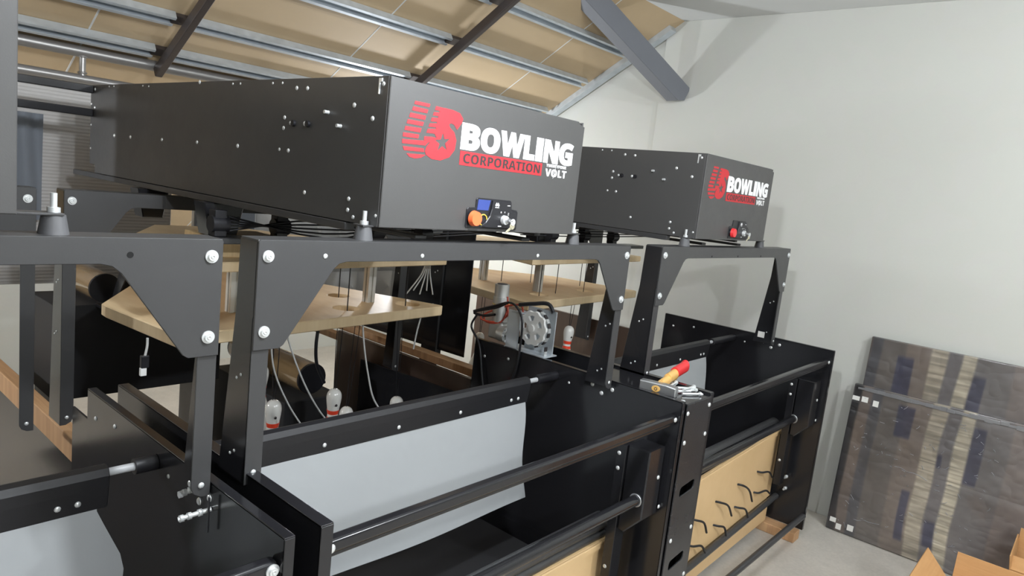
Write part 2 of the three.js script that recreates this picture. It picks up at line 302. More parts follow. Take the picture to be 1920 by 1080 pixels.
const headLabel = ['black machine head box cut off by the left edge', 'large black machine head box with red logo in the centre', 'smaller far black machine head box with red logo near the wall'];
const SIDE = [[1.8, -2.077, 6], [1.794, -2.487, 3], [1.792, -2.439, 3], [1.793, -1.879, 3.5], [1.793, -1.837, 3.5], [1.792, -1.671, 3.5], [1.792, -1.625, 3.5], [1.779, -1.558, 5.5], [1.778, -1.511, 5.5], [1.74, -1.32, 6], [1.712, -1.251, 6], [1.723, -1.418, 5], [1.693, -1.366, 5], [1.708, -1.605, 5.5], [1.682, -1.607, 5.5], [1.695, -1.577, 5], [1.695, -1.513, 6], [1.629, -1.621, 4.5], [1.628, -1.579, 5.5], [1.625, -2.721, 7], [1.625, -2.576, 6], [1.626, -2.322, 5.5], [1.628, -2.077, 5.5], [1.628, -1.834, 6], [1.532, -1.495, 5.5], [1.533, -1.315, 5.5], [1.508, -1.316, 5.5], [1.494, -1.294, 5], [1.506, -1.214, 4], [1.785, -1.222, 5], [1.789, -2.955, 5], [1.733, -2.955, 5], [1.657, -2.955, 4], [1.57, -2.955, 4], [1.795, -2.783, 3], [1.795, -2.738, 3], [1.786, -2.92, 6], [1.72, -2.92, 6]];
MACH.forEach((m, i) => {
  const [x0, x1] = m.box, g = tag(group('head_unit'), headLabel[i], 'machine', 'logo boxes on the portal frames'), Y0 = 1.482, Y1 = 1.802, ZF = -1.2, ZB = -2.965;
  for (const s of [0, 1]) {
    const x = s ? x1 - 0.004 : x0, p = add('side_panel', plateZY([[ZF - 0.006, Y0], [ZF - 0.006, Y1], [ZB, Y1], [ZB, Y0 + 0.03], [ZB + 0.055, Y0 + 0.03], [ZB + 0.055, Y0]], x, 0.004), M.matte, g);
    if (!s) {
      for (const [y, z, r] of SIDE) fix(p, domeGeo, [x0, y, z], '-x', r / 1000);
      for (const [y, z] of [[1.695, -1.56], [1.695, -1.497]]) fix(p, hexGeo, [x0, y, z], '-x', 0.008, 'bush', M.blackPlastic);
      for (const [y, z] of [[1.723, -1.418], [1.693, -1.366]]) add('stud', rod(V(x0 - 0.012, y, z), V(x0, y, z), 0.0042), M.zinc, p);  // short rod stands in for the screw reflection on the panel
      const hk = add('latch', plateZY([[-1.236, 1.797], [-1.226, 1.797], [-1.226, 1.79], [-1.232, 1.788], [-1.233, 1.764], [-1.236, 1.764]], x0 - 0.003, 0.003, 0), M.zinc, p);
      tag(hk, 'small bright hooked latch plate');
    }
  }
  add('top_panel', bx(x0 + 0.003, x1 - 0.003, Y1 - 0.005, Y1 - 0.001, ZB, ZF - 0.01, 0.001), M.matte, g);
  add('bottom_panel', bx(x0 + 0.003, x1 - 0.003, Y0, Y0 + 0.004, ZB + 0.06, ZF - 0.01, 0.001), M.matte, g);
  add('back_panel', bx(x0 + 0.004, x1 - 0.004, Y0 + 0.03, Y1 - 0.006, ZB + 0.002, ZB + 0.006, 0.001), M.matte, g);
  for (const x of [x0 + 0.012, x1 - 0.012]) add('runner', bx(x - 0.014, x + 0.014, 1.462, 1.48, -3.14, -1.32, 0.002), M.black, g);
  for (const [z, w] of [[-1.95, 0.09], [-2.42, 0.07]]) { add('hanger', plateXY([[x0 - 0.03, 1.462], [x0 + w, 1.462], [x0 + w - 0.018, 1.369], [x0 - 0.012, 1.369]], z, 0.07, 0.003), M.gloss, g); }
  const kx = (x1 - x0) / 0.705;
  const fp = add('front_panel', plateXY([[x0 + 0.001, Y0], [x1 - 0.001, Y0], [x1 - 0.001, Y1 - 0.012], [x1 - 0.026, Y1 - 0.006], [x1 - 0.03, Y1], [x0 + 0.001, Y1]], ZF, 0.006, 0.0015), M.matte, g);
  // rubber mounts on the portal beam
  for (const [x, z] of [[x0 - 0.012, -1.236], [x1 + 0.055, -1.236]]) {
    const mt = add('rubber_mount', new THREE.CylinderGeometry(0.0165, 0.0215, 0.03, 20).translate(x, 1.466, z), M.rubber, g);
    add('mount_bracket', bx(Math.min(x, x < x1 ? x0 : x1) - 0.016, Math.max(x, x < x1 ? x0 : x1) + 0.01, 1.4805, 1.4845, z - 0.018, z + 0.018, 0.001), M.black, mt);
    fix(mt, hexGeo, [x, 1.4845, z], '+y', 0.0095, 'nut'); add('threaded_stud', rod(V(x, 1.49, z), V(x, 1.514, z), 0.0048), M.zinc, mt);
  }
  if (i > 0) {
    const lg = group('logo', g); lg.position.set(x0, Y0, ZF); lg.scale.set(kx, 1, 1);
    add('emblem', logoRed, M.redPrint, lg); tag(lg, 'red emblem and white lettering on the front panel');
    add('red_bar', flat([[0.221, 0.156], [0.53, 0.156], [0.53, 0.189], [0.221, 0.189]]), M.redPrint, lg);
    for (const [w, mt, dz] of [['BOWLING', M.whitePrint, 0], ['CORPORATION', M.darkPrint, 0.0005], ['VOLT', M.whitePrint, 0], ['TWENTYFOUR', M.whitePrint, 0]]) { const t = add('lettering', textCache[w], mt, lg); t.position.z = dz; }
    const bolt = add('volt_bolt', flat([[0.583, 0.153], [0.5885, 0.166], [0.585, 0.166], [0.59, 0.181], [0.583, 0.168], [0.5865, 0.168]]), M.whitePrint, lg); bolt.position.z = 0.0003;
    // control panel in its stepped cut-out
    const cp = group('control_panel', g); cp.position.set(x0 + (i === 2 ? 0.02 : 0), 0, 0); tag(cp, 'stepped black control plate with red stop button and key switch');
    add('plate', plateXY([[0.262, 1.49], [0.446, 1.489], [0.45, 1.493], [0.448, 1.536], [0.444, 1.54], [0.424, 1.542], [0.421, 1.56], [0.417, 1.564], [0.294, 1.565], [0.29, 1.561], [0.29, 1.541], [0.264, 1.539], [0.26, 1.535], [0.26, 1.494]], ZF + 0.003, 0.004, 0.0008), M.blackPlastic, cp);
    if (i === 1) add('blue_inset', plateXY([[0.294, 1.535], [0.334, 1.535], [0.34, 1.561], [0.296, 1.561]], ZF + 0.0042, 0.002, 0.0003), M.blue, cp);
    add('curved_cover', plateXY([[0.335, 1.492], [0.442, 1.492], [0.443, 1.534], [0.418, 1.536], [0.414, 1.559], [0.345, 1.561], [0.343, 1.54], [0.338, 1.522], [0.325, 1.506], [0.308, 1.495]], ZF + 0.009, 0.007, 0.0015), M.blackPlastic, cp);
    const stop = add('stop_button', new THREE.CylinderGeometry(0.017, 0.0195, 0.012, 22).rotateX(Math.PI / 2).translate(0.279, 1.514, ZF + 0.016), i === 1 ? M.orange : M.redGrip, cp);
    tag(stop, 'red mushroom stop button');
    add('collar', new THREE.CylinderGeometry(0.012, 0.014, 0.012, 18).rotateX(Math.PI / 2).translate(0.279, 1.514, ZF + 0.008), M.blackPlastic, stop);
    add('ring_reflection', new THREE.TorusGeometry(0.0135, 0.0016, 8, 26).translate(0.318, 1.511, ZF + 0.0045), M.yellow, cp);  // reflection in the glossy cover, modelled as a yellow ring
    const ks = add('key_switch', new THREE.CylinderGeometry(0.0115, 0.0125, 0.01, 20).rotateX(Math.PI / 2).translate(0.39, 1.514, ZF + 0.013), M.zinc, cp);
    add('key_barrel', new THREE.CylinderGeometry(0.0055, 0.0055, 0.016, 14).rotateX(Math.PI / 2).translate(0.391, 1.514, ZF + 0.022), M.steel, ks);
    add('key', merge([plateXY(disc(0.397, 1.511, 0.0088, 16), ZF + 0.036, 0.002, 0.0003), bx(0.388, 0.395, 1.512, 1.515, ZF + 0.022, ZF + 0.036, 0.0005)]), M.zinc, ks);
    add('key', merge([plateXY(disc(0.398, 1.501, 0.0088, 16), ZF + 0.034, 0.002, 0.0003), plateXY([[0.392, 1.499], [0.396, 1.494], [0.378, 1.483], [0.374, 1.486], [0.38, 1.491]], ZF + 0.034, 0.0018, 0.0003)]), M.brass, ks);
    const em = flat([[0.352, 1.55], [0.357, 1.557], [0.36, 1.551], [0.363, 1.557], [0.368, 1.55], [0.365, 1.547], [0.36, 1.549], [0.355, 1.547]]); em.translate(0, 0, ZF + 0.009); add('maker_mark', em, M.whitePrint, cp);
    const tx = merge([[0.353, 0.367, 1.5435, 1.5455], [0.37, 0.382, 1.4965, 1.4985], [0.399, 0.409, 1.55, 1.552], [0.3755, 0.378, 1.531, 1.535], [0.39, 0.3915, 1.532, 1.5355], [0.4035, 0.407, 1.527, 1.5285], [0.4035, 0.407, 1.531, 1.5325]].map(([a, b, c, d]) => { const q = flat([[a, c], [b, c], [b, d], [a, d]]); q.translate(0, 0, ZF + 0.009); return q; }));
    add('switch_marks', tx, M.whitePrint, cp);
  }
});

// ---------------------------------------------------------------- pits: side sheets, bars, boards
const pitLabel = ['black steel pit frame at the lower left corner', 'black steel pit frame in the middle with a round lower rail', 'black steel pit frame farthest right, beside the wall'];
MACH.forEach((m, i) => {
  const [xl, xr] = m.pit, g = tag(group('ball_pit'), pitLabel[i], 'frame', 'open pits of the row'), T = 0.985, ZF = -0.945, ZB = -1.87, last = i === 2;
  const L = add('side_panel', plateZY([[ZF, 0.052], [ZF, T], [ZB, T], [ZB, 0.052]], xl, 0.004), M.gloss, g);
  add('top_flange', bx(xl, xl + 0.026, T - 0.004, T + 0.001, ZB, ZF, 0.002), M.gloss, L);
  add('front_flange', bx(xl, xl + 0.026, 0.052, T - 0.002, ZF - 0.004, ZF + 0.001, 0.0015), M.gloss, L);
  const R = add('side_panel', plateZY([[ZF, 0.052], [ZF, T], [ZB, T], [ZB, 0.052]], xr, 0.004), M.gloss, g);
  add('top_flange', bx(xr, xr + 0.02, T - 0.004, T + 0.001, ZB, ZF, 0.002), M.gloss, R);
  add('front_flange', bx(xr, xr + 0.02, 0.052, T - 0.002, ZF - 0.004, ZF + 0.001, 0.0015), M.gloss, R);
  for (const [y, z, r] of [[0.952, -1.29, 8], [0.931, -1.249, 8], [0.954, -1.208, 8], [0.944, -1.686, 6], [0.916, -1.535, 5], [0.93, -1.5, 5], [0.945, -1.45, 5], [0.93, -1.39, 5], [0.925, -1.81, 6]]) fix(R, domeGeo, [xr, y, z], '-x', r / 1000);
  // front ledge bar with a folded lip
  const bar = add('front_bar', merge([bx(xl + 0.004, xr, 0.914, 0.942, -0.985, -0.957, 0.008), bx(xl + 0.004, xr, 0.906, 0.916, -0.99, -0.962, 0.003)]), M.gloss, g);
  fix(bar, domeGeo, [xl + 0.032, 0.927, -0.957], '+z', 0.0095, 'bolt'); fix(bar, i ? domeGeo : washerBoltGeo, [xr - 0.012, 0.927, -0.957], '+z', i ? 0.0085 : 0.012, 'bolt');
  if (last) add('mesh_ends', merge([0.94, 0.956, 0.972].map(y => rod(V(xr + 0.002, y, ZF - 0.01), V(xr + 0.035, y, ZF - 0.006), 0.0014, 6))), M.gloss, R);
  const tubeY = last ? 0.632 : 0.668, tubeZ = last ? -1.045 : -1.0, bxR = xr - 0.115;
  const tube = add('round_rail', rod(V(xl + 0.004, tubeY, tubeZ), V(bxR + 0.004, tubeY, tubeZ), 0.0175, 20), M.gloss, g);
  add('weld_ring', new THREE.TorusGeometry(0.019, 0.003, 6, 20).rotateY(Math.PI / 2).translate(bxR - 0.002, tubeY, tubeZ), M.steel, tube);
  // hanging box bracket on the right side sheet
  const bk = add('box_bracket', plateZY([[-0.972, 0.836], [-1.052, 0.836], [-1.052, 0.55], [-1.03, 0.545], [-0.972, 0.61]], bxR, 0.095, 0.004), M.gloss, g);
  add('bracket_plate', bx(bxR - 0.006, bxR + 0.05, 0.28, 0.832, -1.088, -1.054, 0.002), M.gloss, bk);
  for (const [x, y] of [[0.075, 0.736], [0.108, 0.627]]) fix(bk, domeGeo, [bxR + x - 0.002, y, -0.972], '+z', 0.007);
  for (const [y, z] of [[0.75, -1.076], [0.41, -1.074], [0.8, -1.078]]) fix(bk, domeGeo, [bxR - 0.006, y, z], '-x', 0.007);
  // rounded bumper, plywood board, strip tube
  const top = last ? 0.515 : 0.472;
  add('bumper', merge([rod(V(xl + 0.006, top + 0.05, -1.15), V(xr - 0.06, top + 0.05, -1.15), 0.03, 24), rod(V(xl + 0.006, top + 0.012, -1.14), V(xr - 0.06, top + 0.012, -1.14), 0.018, 18)]), M.black, g);
  const k = last ? 0.05 : 0, xe = xr - 0.045, yb = last ? 0.115 : 0.17, tl = last ? top - 0.03 : top;
  const brd = add('plywood_board', plateXY([[xl + 0.006, yb], [xe, yb + k * 1.4], [xe, tl + k * 1.2], [xl + 0.006, tl]], -1.115, 0.015, 0.002), M.board, g);
  add('board_lip', plateXY([[xl + 0.006, tl - 0.022], [xe, tl + k * 1.2 - 0.022], [xe, tl + k * 1.2 + 0.001], [xl + 0.006, tl + 0.001]], -1.106, 0.009, 0.003), M.board, brd);
  add('strip_rail', rod(V(xl + 0.006, yb - 0.008, -1.098), V(xr - 0.004, yb - 0.008 + k * 1.45, -1.098), 0.0155, 16), M.black, g);
  add('lower_board', plateXY([[xl + 0.072, 0.012], [last ? xr - 0.05 : xr - 0.09, last ? 0.052 : 0.02], [last ? xr - 0.05 : xr - 0.09, yb - 0.016 + k * 1.4], [xl + 0.072, yb - 0.016]], -1.115, 0.015, 0.002), M.board, g);
  add('floor_rail', rod(V(xl + 0.004, 0.125, -0.952), V(xr + 0.004, 0.125, -0.952), 0.014, 16), M.black, g);
  add('bed', bx(xl + 0.05, xr - 0.07, 0.28, 0.31, [-3.2, -2.5, -2.9][i], -1.2, 0.002), M.cloth, g);  // black bed lengthened backwards so the glossy side panels reflect dark
  if (last) for (const [y, z] of [[0.3, -1.06], [0.24, -1.055]]) { fix(R, hexGeo, [xr - 0.01, y, z], '-x', 0.009, 'nut'); add('stud', rod(V(xr - 0.04, y, z), V(xr, y, z), 0.005), M.zinc, R); }
  if (i === 0) {
    for (const [y, z, l] of [[0.955, -1.262, 0.03], [0.935, -1.2, 0.055]]) { const st = add('stud', rod(V(xr - l, y - 0.012, z - l * 0.3), V(xr, y, z), 0.0045), M.zinc, R); for (const k of [0.3, 0.62, 0.85]) fix(st, hexGeo, [xr - l * k, y - 0.012 * k, z - l * 0.3 * k], '-x', 0.0075, 'nut'); }
    add('cable_tie', bx(xr - 0.012, xr - 0.009, 0.895, 0.965, -1.192, -1.187, 0.001), M.blackPlastic, R);
  }
});
// plywood of the far pit carries short black hose ends
{
  const H = [[3.273, 0.375, 3.40, 0.325], [3.044, 0.37, 3.17, 0.265], [3.27, 0.27, 3.41, 0.235], [2.82, 0.35, 2.94, 0.262], [3.05, 0.258, 3.15, 0.19], [2.6, 0.335, 2.69, 0.262], [2.835, 0.236, 2.915, 0.175], [2.6, 0.22, 2.71, 0.165]];
  const where = ['uppermost, nearest the right edge of the plywood', 'upper row, second from the right edge', 'short and nearly level beside the right edge', 'upper row, third from the right edge', 'lower row, second from the right edge', 'upper row, nearest the dark column', 'lower row, in the middle', 'lowest, nearest the dark column'];
  H.forEach(([x0, y0, x1, y1], k) => tag(add('hose_end', wire([[x0, y0, -1.118], [x0 + 0.012, y0 - 0.001, -1.098], [(x0 + x1) / 2 + 0.015, (y0 + y1) / 2 + 0.014, -1.085], [x1, y1, -1.08]], 0.0048, 16), M.blackPlastic), `black hose end on the far plywood board, ${where[k]}`, 'hose', 'hose ends on the plywood'));
}
// the slotted post between the middle and far pits, with its shelf
{
  const g = tag(group('slotted_post'), 'black slotted steel post and shelf between middle and far pits', 'post');
  const slot = (cx, cy) => rrect(cx - 0.052, cx + 0.05, cy - 0.017, cy + 0.017, 0.012).map(([x, y]) => [x, y + (x - cx) * 0.1]);
  const p = add('face_plate', plateXY([[2.024, 0.05], [2.196, 0.05], [2.196, 0.976], [2.024, 0.976]], -0.938, 0.005, 0.001, [slot(2.112, 0.672), slot(2.112, 0.41), slot(2.112, 0.15)]), M.darkSteel, g);
  for (const [x, y] of [[2.036, 0.846], [2.184, 0.848], [2.03, 0.946], [2.045, 0.503], [2.188, 0.509], [2.188, 0.333], [2.184, 0.95]]) fix(p, domeGeo, [x, y, -0.938], '+z', 0.008);
  add('return_flange', bx(2.19, 2.198, 0.05, 0.972, -0.975, -0.94, 0.002), M.black, p);
  add('shelf', bx(2.022, 2.198, 0.972, 0.978, -1.33, -0.94, 0.0015), M.gloss, g);
  for (const [x, z] of [[2.04, -0.965], [2.18, -0.97]]) fix(g, domeGeo, [x, 0.978, z], '+y', 0.008);
}
// ---------------------------------------------------------------- pit curtains
const curtainLabel = ['pit curtain with grey rod end, lower left corner', 'long white pit curtain with black sleeve across the middle pit', 'small visible pit curtain behind the hammer'];
[[-0.6, 0.537], [0.70, 1.868], [2.23, 3.27]].forEach(([x0, x1], i) => {
  const g = tag(group('pit_curtain'), curtainLabel[i], 'curtain', 'pit curtains');
  const xs = x1 - 0.052, N = 40, K = 12;
  const pg = new THREE.PlaneGeometry(1, 1, N, K), p = pg.attributes.position, uv = pg.attributes.uv;
  for (let k = 0; k < p.count; k++) {
    const u = p.getX(k) + 0.5, v = 0.5 - p.getY(k);
    let x = x0 + (xs - x0) * u, y = 0.93 - v * 0.39;
    const cut = Math.max(0, Math.min(1, (v - 0.17) / 0.28)) * 0.045 - Math.max(0, v - 0.5) * 0.05;
    if (i === 0) x = x0 + (xs + cut - x0) * u; else x += 0.012 * Math.sin(v * 7) * u * u;
    p.setXYZ(k, x, y + 0.004 * Math.sin(u * 9), -1.452 + v * 0.065 + 0.006 * Math.sin(u * 7 + v * 3) * v); uv.setXY(k, x, y);
  }
  pg.computeVertexNormals();
  const back = pg.clone(); back.translate(0, 0, -0.0015); const bi = back.index.array; for (let q = 0; q < bi.length; q += 3) { const t = bi[q]; bi[q] = bi[q + 1]; bi[q + 1] = t; } back.computeVertexNormals();
  add('white_sheet', merge([pg, back]), M.sheet, g);
  const prof = [[0, 0.022], [0.014, 0.018], [0.02, 0.004], [0.018, -0.02], [0.011, -0.066], [0.005, -0.067], [-0.01, -0.03], [-0.018, 0.004], [-0.012, 0.018]];
  const sl = add('black_sleeve', plateZY(prof.map(([z, y]) => [z - 1.452, y + 0.937]), x0 - 0.01, xs - x0 + 0.03, 0.002), M.sleeve, g);
  for (const t of [0.28, 0.5, 0.72, 0.935, 0.967]) fix(sl, domeGeo, [x0 + (xs - x0) * t, 0.893, -1.4365], '+z', 0.0062);
  add('rod_end', rod(V(xs, 0.94, -1.452), V(x1 + 0.02, 0.94, -1.452), 0.0085), M.greyRod, g);
  add('rod_holder', rod(V(x1 + 0.02, 0.94, -1.452), V(MACH[i].pit[1] - 0.001, 0.94, -1.452), 0.017), M.blackPlastic, g);
});
// ---------------------------------------------------------------- rear side sheets, kick boards and timbers between the machines
function one(name, geo, mat, label, cat, grp) { return tag(add(name, geo, mat), label, cat, grp); }
one('kick_sheet', plateZY([[-1.88, 0.15], [-1.88, 0.74], [-2.6, 0.715], [-2.6, 0.15]], 2.0, 0.006), M.gloss, 'low black sheet at the back right of the middle pit', 'panel');
one('kick_board', bx(2.03, 2.05, 0.12, 0.80, -2.84, -1.9), M.brownBoard, 'dark brown glossy board behind the middle pit', 'board');
one('timber', bx(2.115, 2.17, 0.775, 0.812, -3.3, -1.9, 0.004), M.lumber, 'upper light timber strip behind the geared motor', 'timber', 'timbers between machines');
one('timber', bx(2.06, 2.105, 0.735, 0.768, -3.3, -1.9, 0.004), M.lumber, 'lower light timber strip behind the geared motor', 'timber', 'timbers between machines');
one('rear_sheet', plateZY([[-2.13, 0.815], [-2.13, 1.42], [-2.58, 1.42], [-2.58, 0.97], [-2.97, 0.95], [-2.97, 0.8]], 2.21, 0.006), M.gloss, 'tall black sheet behind the wooden setting table of the middle machine', 'panel');
one('kick_board', bx(3.5, 3.52, 0.12, 0.86, -3.3, -1.9), M.brownBoard, 'dark brown board behind the hanging pin of the far machine', 'board');
one('kick_sheet', plateZY([[-1.88, 0.15], [-1.88, 0.86], [-2.11, 0.86], [-2.11, 0.15]], 0.642, 0.006), M.gloss, 'black upright sheet behind the lower left portal leg', 'panel');
one('timber', bx(0.69, 0.735, 0.625, 0.70, -3.6, -2.2, 0.004), M.lumber, 'orange brown timber beam at the far left behind the portal legs', 'timber', 'timbers between machines');
one('kick_sheet', bx(0.70, 0.71, 0.1, 0.62, -3.6, -2.2), M.gloss, 'black sheet under the timber beam at far left', 'panel');
one('black_cabinet', bx(0.84, 1.5, 0.585, 0.962, -3.3, -2.98, 0.003), M.cloth, 'matte black cabinet seen below the left corner of the wooden table', 'cabinet');
for (const x of [0.87, 1.47]) one('cabinet_stand', bx(x - 0.015, x + 0.015, 0, 0.585, -3.28, -3.0), M.black, x < 1 ? 'black upright carrying the left end of the matte cabinet' : 'black upright carrying the right end of the matte cabinet', 'support');

// ---------------------------------------------------------------- setting tables
function woodPlate(name, pts, y, t, holes, g) {
  const c = plateXZ(pts, y, t, 0.003, holes); return add(name, c, M.ply, g);
}
function extrusion(x, z, y0, y1, g) {   // slotted aluminium post
  const a = 0.017, s = 0.004, d = 0.006, o = [];
  for (let k = 0; k < 4; k++) { const r = ([u, v]) => { for (let q = 0; q < k; q++) [u, v] = [-v, u]; return [u, v]; }; for (const p of [[-a, -a], [-s, -a], [-s, -a + d], [s, -a + d], [s, -a]]) o.push(r(p)); }
  const gg = plateXZ(o.map(([u, v]) => [x + u, z + v]), y0, y1 - y0, 0); add('aluminium_post', gg, M.alu, g);
}
const tables = [
  { label: 'light plywood setting table behind the large logo box', low: [[0.825, -1.88], [1.9, -1.977], [1.915, -1.99], [1.912, -2.005], [1.72, -2.52], [1.5, -2.88], [1.15, -2.9], [0.79, -2.35], [0.788, -2.31]], up: [[0.84, -1.9], [1.9, -1.975], [1.912, -1.99], [1.72, -2.5], [1.5, -2.86], [1.15, -2.88], [0.86, -2.4]], posts: [[1.66, -2.14], [1.10, -2.12]], str: [[1.629, -2.291], [1.492, -2.04], [1.772, -2.05], [1.3, -2.05], [1.45, -2.3]], holes: [[1.50, -2.06, 0.048], [1.79, -2.06, 0.048], [1.62, -2.28, 0.042], [1.2, -2.04, 0.048]] },
  { label: 'light plywood setting table behind the geared motor', low: [[2.37, -1.92], [3.4, -1.985], [3.412, -2.0], [3.3, -2.5], [2.95, -2.88], [2.72, -2.85], [2.53, -2.56], [2.45, -2.42]], up: [[2.38, -1.93], [3.4, -1.985], [3.3, -2.5], [2.95, -2.88], [2.72, -2.85], [2.5, -2.5]], posts: [[2.69, -2.13], [3.30, -2.08], [2.66, -2.48]], str: [[2.75, -2.06], [2.62, -2.06], [3.02, -2.08], [3.15, -2.2], [2.9, -2.35], [2.74, -2.42]], holes: [[2.62, -2.06, 0.045], [3.02, -2.07, 0.045]] },
];
for (const t of tables) {
  const g = tag(group('setting_table'), t.label, 'table', 'plywood setting tables');
  const lo = woodPlate('lower_plate', t.low, 1.062, 0.038, t.holes.map(h => disc(h[0], h[1], h[2], 24)), g);
  add('cup_floor', merge(t.holes.map(([x, z, r]) => new THREE.CylinderGeometry(r * 0.985, r * 0.985, 0.004, 24).translate(x, 1.078, z))), M.ply, lo);
  woodPlate('upper_plate', t.up, 1.267, 0.03, [], g);
  if (t === tables[0]) add('top_block', bx(t.low[0][0] + 0.11, t.low[0][0] + 0.34, 1.297, 1.366, -2.12, -1.995, 0.003), M.plyEdge, g);
  for (const [x, z] of t.posts) extrusion(x, z, 1.1, 1.267, g);
  for (const [x, z] of t.str) add('string', rod(V(x, 1.083, z), V(x, 1.268, z), 0.0021, 6), M.blackPlastic, g);
}
// ---------------------------------------------------------------- bowling pins on their strings
const PS = 0.86;
const pinProf = [[0, 0.0001], [0, 0.0255], [0.012, 0.031], [0.057, 0.0495], [0.114, 0.0605], [0.149, 0.0578], [0.184, 0.047], [0.2185, 0.032], [0.24, 0.0262], [0.254, 0.0238], [0.27, 0.0236], [0.298, 0.0273], [0.325, 0.0312], [0.343, 0.0323], [0.36, 0.0295], [0.372, 0.022], [0.379, 0.011], [0.381, 0.0001]];
const pinCurve = new THREE.CatmullRomCurve3(pinProf.map(([y, r]) => V(r, y, 0)));
const pinPts = pinCurve.getPoints(70).map(p => new THREE.Vector2(Math.max(0.0001, p.x), p.y));
const pinGeo = new THREE.LatheGeometry(pinPts, 28).scale(PS, PS, PS);
const bandR = y => { for (let i = 1; i < pinPts.length; i++) if (pinPts[i].y >= y) return pinPts[i].x; return 0.02; };
const bandGeo = (a, b) => new THREE.LatheGeometry([0, 0.25, 0.5, 0.75, 1].map(t => new THREE.Vector2(bandR(a + (b - a) * t) + 0.0007, a + (b - a) * t)), 28).scale(PS, PS, PS);
const bands = [bandGeo(0.268, 0.287), bandGeo(0.238, 0.255)];
const pinMark = new THREE.SphereGeometry(0.005, 8, 6);
[['white pin with red neck bands standing tallest behind the middle curtain', 1.503, 0.792, -2.1, 0.06, 0.03, 0.28],
  ['white pin showing only its round top beside the tallest pin', 1.632, 0.657, -2.21, 0, -0.06, 0.38],
  ['white pin showing only its round top, alone behind the middle curtain', 1.83, 0.705, -2.1, 0, 0.05, 0.36],
  ['white pin with red bands half hidden by the portal leg', 1.262, 0.785, -2.1, 0.03, 0.03, 0.24],
  ['white pin at the back, partly behind the portal leg and cord', 1.315, 0.85, -2.3, 0.02, 0.0, 0.18],
  ['white pin with red bands hanging beside the sprocket in the far machine', 2.945, 0.912, -2.1, 0.02, -0.03, 0.17],
  ['dim white pin with red bands behind the geared motor', 2.9, 0.752, -2.68, 0.02, 0.02, 0.31]].forEach(([label, x, y, z, rx, rz, str]) => {
  const g = tag(group('bowling_pin'), label, 'bowling pin', 'bowling pins'); g.position.set(x, y - 0.381 * PS, z); g.rotation.set(rx, 0, rz);
  add('body', pinGeo, M.pin, g); for (const b of bands) add('red_band', b, M.pinRed, g);
  const d = add('string_hole', pinMark, M.darkPrint, g); d.position.set(-0.006, 0.315 * PS, 0.0258);
  if (str) for (const s of [-1, 1]) add('string', wire([[s * 0.004, 0.38 * PS, 0], [s * 0.007, 0.38 * PS + str * 0.5, 0.004 * s], [s * 0.012, 0.38 * PS + str, 0]], 0.0016, 8, 5), M.blackPlastic, g);
});
